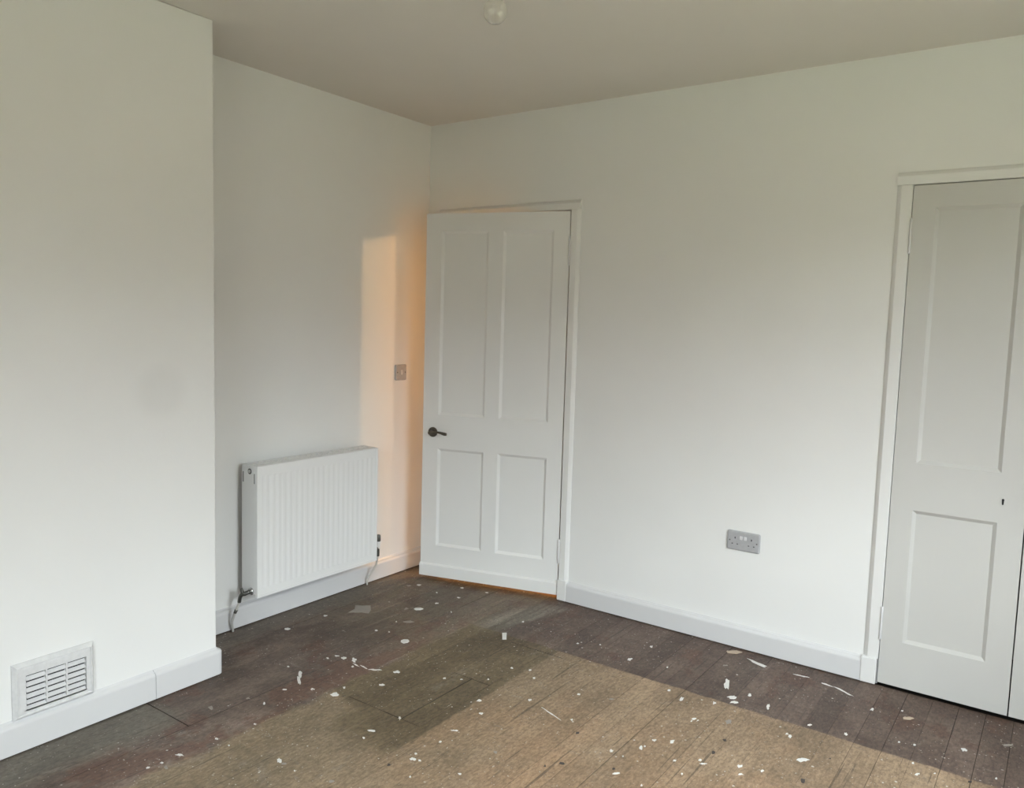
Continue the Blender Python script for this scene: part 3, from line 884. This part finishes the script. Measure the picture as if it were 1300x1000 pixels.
# ------------------------------------------------------------------ bare bulb hanging from the ceiling
BX, BY, BZ = 1.763, -1.765, 2.1672
pe = empty('pendant_light', (BX, BY, H))
tag(pe, 'bare glass light bulb hanging from the ceiling', 'light')
d_ = BZ - H
lathe('ceiling_rose', [(0.0, 0.0), (0.038, 0.0), (0.038, -0.008), (0.030, -0.022), (0.010, -0.027), (0.0, -0.027)], 'trim', pe, None, 28)
tube('cord', [(0, 0, -0.025), (0.001, 0, -0.08), (0, 0, d_ + .115)], 0.0032, 'cord', pe, 10, 4)
lathe('lamp_holder', [(0.0, d_ + .122), (0.008, d_ + .122), (0.013, d_ + .112), (0.0155, d_ + .100), (0.0155, d_ + .072), (0.019, d_ + .070), (0.019, d_ + .060), (0.0165, d_ + .058), (0.0165, d_ + .048), (0.0, d_ + .048)], 'trim', pe, None, 24)
ro = 0.0300
outer = []
for k in range(0, 15):
    a = math.radians(-90 + k * 10)
    outer.append((max(ro * math.cos(a), 0.0), d_ + ro * math.sin(a)))
outer += [(0.0175, d_ + .028), (0.0150, d_ + .036), (0.0140, d_ + .0475)]
outer[0] = (0.0, d_ - ro)
inner = [(max(r - 0.0008, 0.0), h + (0.0008 if r < 1e-6 else 0.0)) for r, h in outer][::-1]
bl = lathe('bulb', outer + inner, 'bulb', pe, None, 32, True, False)
bl['label'] = 'rounded glass bulb'

# ------------------------------------------------------------------ paint splashes on the boards and loose chips
def flake(name, rec, mat, parent, hgt, n=9, seed=0, rough=0.36):
    rnd = random.Random(seed)
    cx, cy, ax, ay, bx, by = [v / 1000.0 for v in rec]
    bm = bmesh.new()
    rr = [(0.86 if parent else 1.0) * (1.0 + rnd.uniform(-rough * 1.5, rough)) for _ in range(n)]
    def rg(s, z): return [bm.verts.new((s * rr[k] * (ax * math.cos(ph0 + 2 * math.pi * k / n) + bx * math.sin(ph0 + 2 * math.pi * k / n)),
                                        s * rr[k] * (ay * math.cos(ph0 + 2 * math.pi * k / n) + by * math.sin(ph0 + 2 * math.pi * k / n)), z)) for k in range(n)]
    ph0 = math.pi / 4 if n == 4 else 0.0
    a = rg(1.0, -0.0012 if parent else 0.0); b = rg(0.96 if parent else 1.0, hgt * 0.7); c = rg(0.72, hgt)
    for p, q in ((a, b), (b, c)):
        for k in range(n): bm.faces.new((p[k], p[(k + 1) % n], q[(k + 1) % n], q[k]))
    bm.faces.new(c); bm.faces.new(a[::-1])
    o = finish(name, bm, mat, parent)
    o.location = (cx, cy, 0.0 if parent else 0.0002)
    return o
WHITE="833,-1422,13,10,14,-13;632,-1422,6,5,43,-35;736,-1444,6,5,8,-6;819,-1361,5,4,7,-7;660,-1510,8,6,5,-4;687,-1626,3,3,7,-6;1034,-1833,6,5,15,-11;1116,-1839,3,2,5,-4;761,-2006,11,8,8,-5;759,-2065,5,4,6,-4;750,-2106,5,4,6,-4;766,-1876,6,5,6,-4;1129,-1522,13,10,6,-6;1140,-1570,5,4,5,-5;833,-1876,3,2,4,-3;785,-1739,4,3,4,-3;914,-1254,12,10,9,-9;878,-1136,12,10,10,-10;804,-1174,22,18,4,-4;1282,-1118,8,6,8,-10;1348,-1192,6,4,5,-7;1217,-815,5,4,6,-9;1144,-1399,4,3,10,-10;1356,-1564,9,7,8,-8;1344,-1535,4,3,5,-5;1380,-1556,4,3,5,-5;1359,-1430,4,3,5,-6;1350,-1343,11,8,3,-4;1419,-1642,4,3,4,-5;1529,-1535,5,4,4,-5;1429,-999,6,5,5,-8;1629,-1026,6,4,4,-7;1557,-432,10,9,5,-11;1966,-394,9,7,20,-54;2023,-488,16,13,6,-16;2044,-524,14,11,3,-9;2069,-427,6,5,4,-13;2156,-476,6,5,8,-25;1807,-592,6,5,6,-12;1875,-628,8,7,8,-18;1986,-579,6,5,5,-12;1973,-743,9,7,3,-8;1972,-763,3,3,3,-8;1988,-744,3,3,2,-5;1907,-1043,7,6,7,-13;1914,-1025,4,3,3,-7;1922,-968,6,5,3,-7;1974,-939,8,6,7,-17;1840,-1121,6,5,5,-9;1885,-1126,3,2,2,-4;2030,-1043,5,4,3,-7;2096,-988,5,4,3,-7;2112,-1002,9,7,2,-4;2211,-941,7,6,3,-9;2278,-924,5,4,2,-7;2229,-986,7,6,2,-4;1913,-1228,9,7,3,-6;2081,-1100,3,2,3,-6;2286,-648,7,5,3,-11;2272,-636,4,4,2,-6;2358,-781,10,8,3,-12;1548,-841,6,5,5,-8;2007,-1238,3,2,3,-6;2474,-252,8,7,3,-13;2568,-190,4,3,1,-7;2646,-432,5,4,1,-9;2600,-446,4,4,1,-6;2788,-356,10,8,2,-15;2438,-507,6,4,3,-11;2320,-522,7,5,2,-9;2367,-772,15,12,4,-15;2683,-626,8,7,2,-10;2661,-565,4,3,1,-8;2891,-494,4,3,1,-8;2728,-588,3,2,1,-5;206,-914,8,7,8,-7;572,-1224,5,4,9,-8;620,-1181,10,8,11,-10;666,-1167,10,8,17,-16;585,-1184,13,10,5,-4;603,-1393,7,6,22,-18;511,-1376,5,4,6,-5;516,-887,7,6,7,-6;572,-864,4,3,6,-7;513,-756,3,2,7,-7;250,-307,10,8,8,-9;532,-322,8,6,7,-9;398,-335,5,4,8,-9;453,-193,8,7,8,-10;596,-168,8,7,6,-8;630,-496,3,2,7,-8;501,-451,9,8,7,-8;969,-376,4,4,6,-8;1383,-378,4,3,4,-8;1301,-430,5,5,4,-7;1337,-833,5,4,6,-9;1122,-1025,5,4,4,-5;1204,-958,4,3,4,-6;1064,-1060,5,4,7,-8;1287,-786,6,5,4,-6;1570,-250,6,4,6,-12;1714,-402,4,3,3,-7;710,-1214,5,4,5,-5;705,-1194,25,-4,3,-4;745,-1188,23,-3,4,-5;793,-1181,23,12,4,-5;1548,-1035,56,-19,1,-3;1999,-122,53,-14,2,-14;2281,-142,36,-3,1,-6;2355,-164,45,-25,0,-8;2176,-127,34,5,1,-6"
GREY="1059,-1834,8,6,7,-6;792,-2072,7,5,10,-6;1246,-1809,8,7,6,-6;610,-1638,7,5,8,-6;568,-1764,10,8,15,-10;1542,-1366,6,5,6,-8;2079,-685,11,9,7,-19;1665,-797,12,9,3,-6;2906,-230,20,16,1,-9;217,-345,16,13,8,-9;563,-719,22,19,13,-14;434,-603,9,7,14,-16;278,-756,43,36,61,-58;1896,-229,12,10,3,-7"
DARK="1748,-1287,8,6,5,-8;1691,-1092,6,5,5,-9;1322,-1635,6,5,5,-5;1715,-1333,4,3,4,-6;2112,-916,7,6,4,-9;2114,-815,6,5,4,-10;1895,-1211,5,4,3,-6;2398,-900,8,6,4,-13;2824,-570,7,6,1,-8;2434,-709,3,3,1,-5"
CHIP="1005,-576,11,9,31,-43;2595,-244,18,14,2,-13;1880,-78,29,23,6,-16;699,-896,17,14,15,-16;483,-571,18,15,11,-12;199,-1131,11,9,11,-9"
def recs(s): return [[int(v) for v in r.split(',')] for r in s.split(';')]
for k, r in enumerate(recs(WHITE)): flake('paint_splash', r, 'white_chip', floor, 0.0009, 12, k)
for k, r in enumerate(recs(GREY)): flake('paint_splash', r, 'grey_chip', floor, 0.0006, 9, 300 + k)
for k, r in enumerate(recs(DARK)): flake('knot_mark', r, 'dark_chip', floor, 0.0006, 9, 500 + k)
chip_info = [('white_chip', 'clean rectangular white plaster chip on the boards in front of the door', 'plaster_chip', 0.0035),
             ('tan_chip', 'thin tan wood splinter on the dark boards before the cupboard', 'wood_splinter', 0.004),
             ('tan_chip', 'long tan wood splinter close to the back wall baseboard', 'wood_splinter', 0.004),
             ('white_chip', 'rounded off-white plaster chip on the dark boards left of the door', 'plaster_chip', 0.003),
             ('white_chip', 'narrow off-white plaster chip nearest the foot of the half-open door', 'plaster_chip', 0.003),
             ('white_chip', 'small pale plaster chip on the floor below the radiator', 'plaster_chip', 0.0025)]
for k, (r, (m_, lab, nm, hg)) in enumerate(zip(recs(CHIP), chip_info)):
    o = flake(nm, r, m_, None, hg, (4, 5, 5, 7, 6, 5)[k], 700 + k, 0.10)
    tag(o, lab, 'chip' if nm == 'plaster_chip' else 'splinter', 'loose chips on the floorboards')
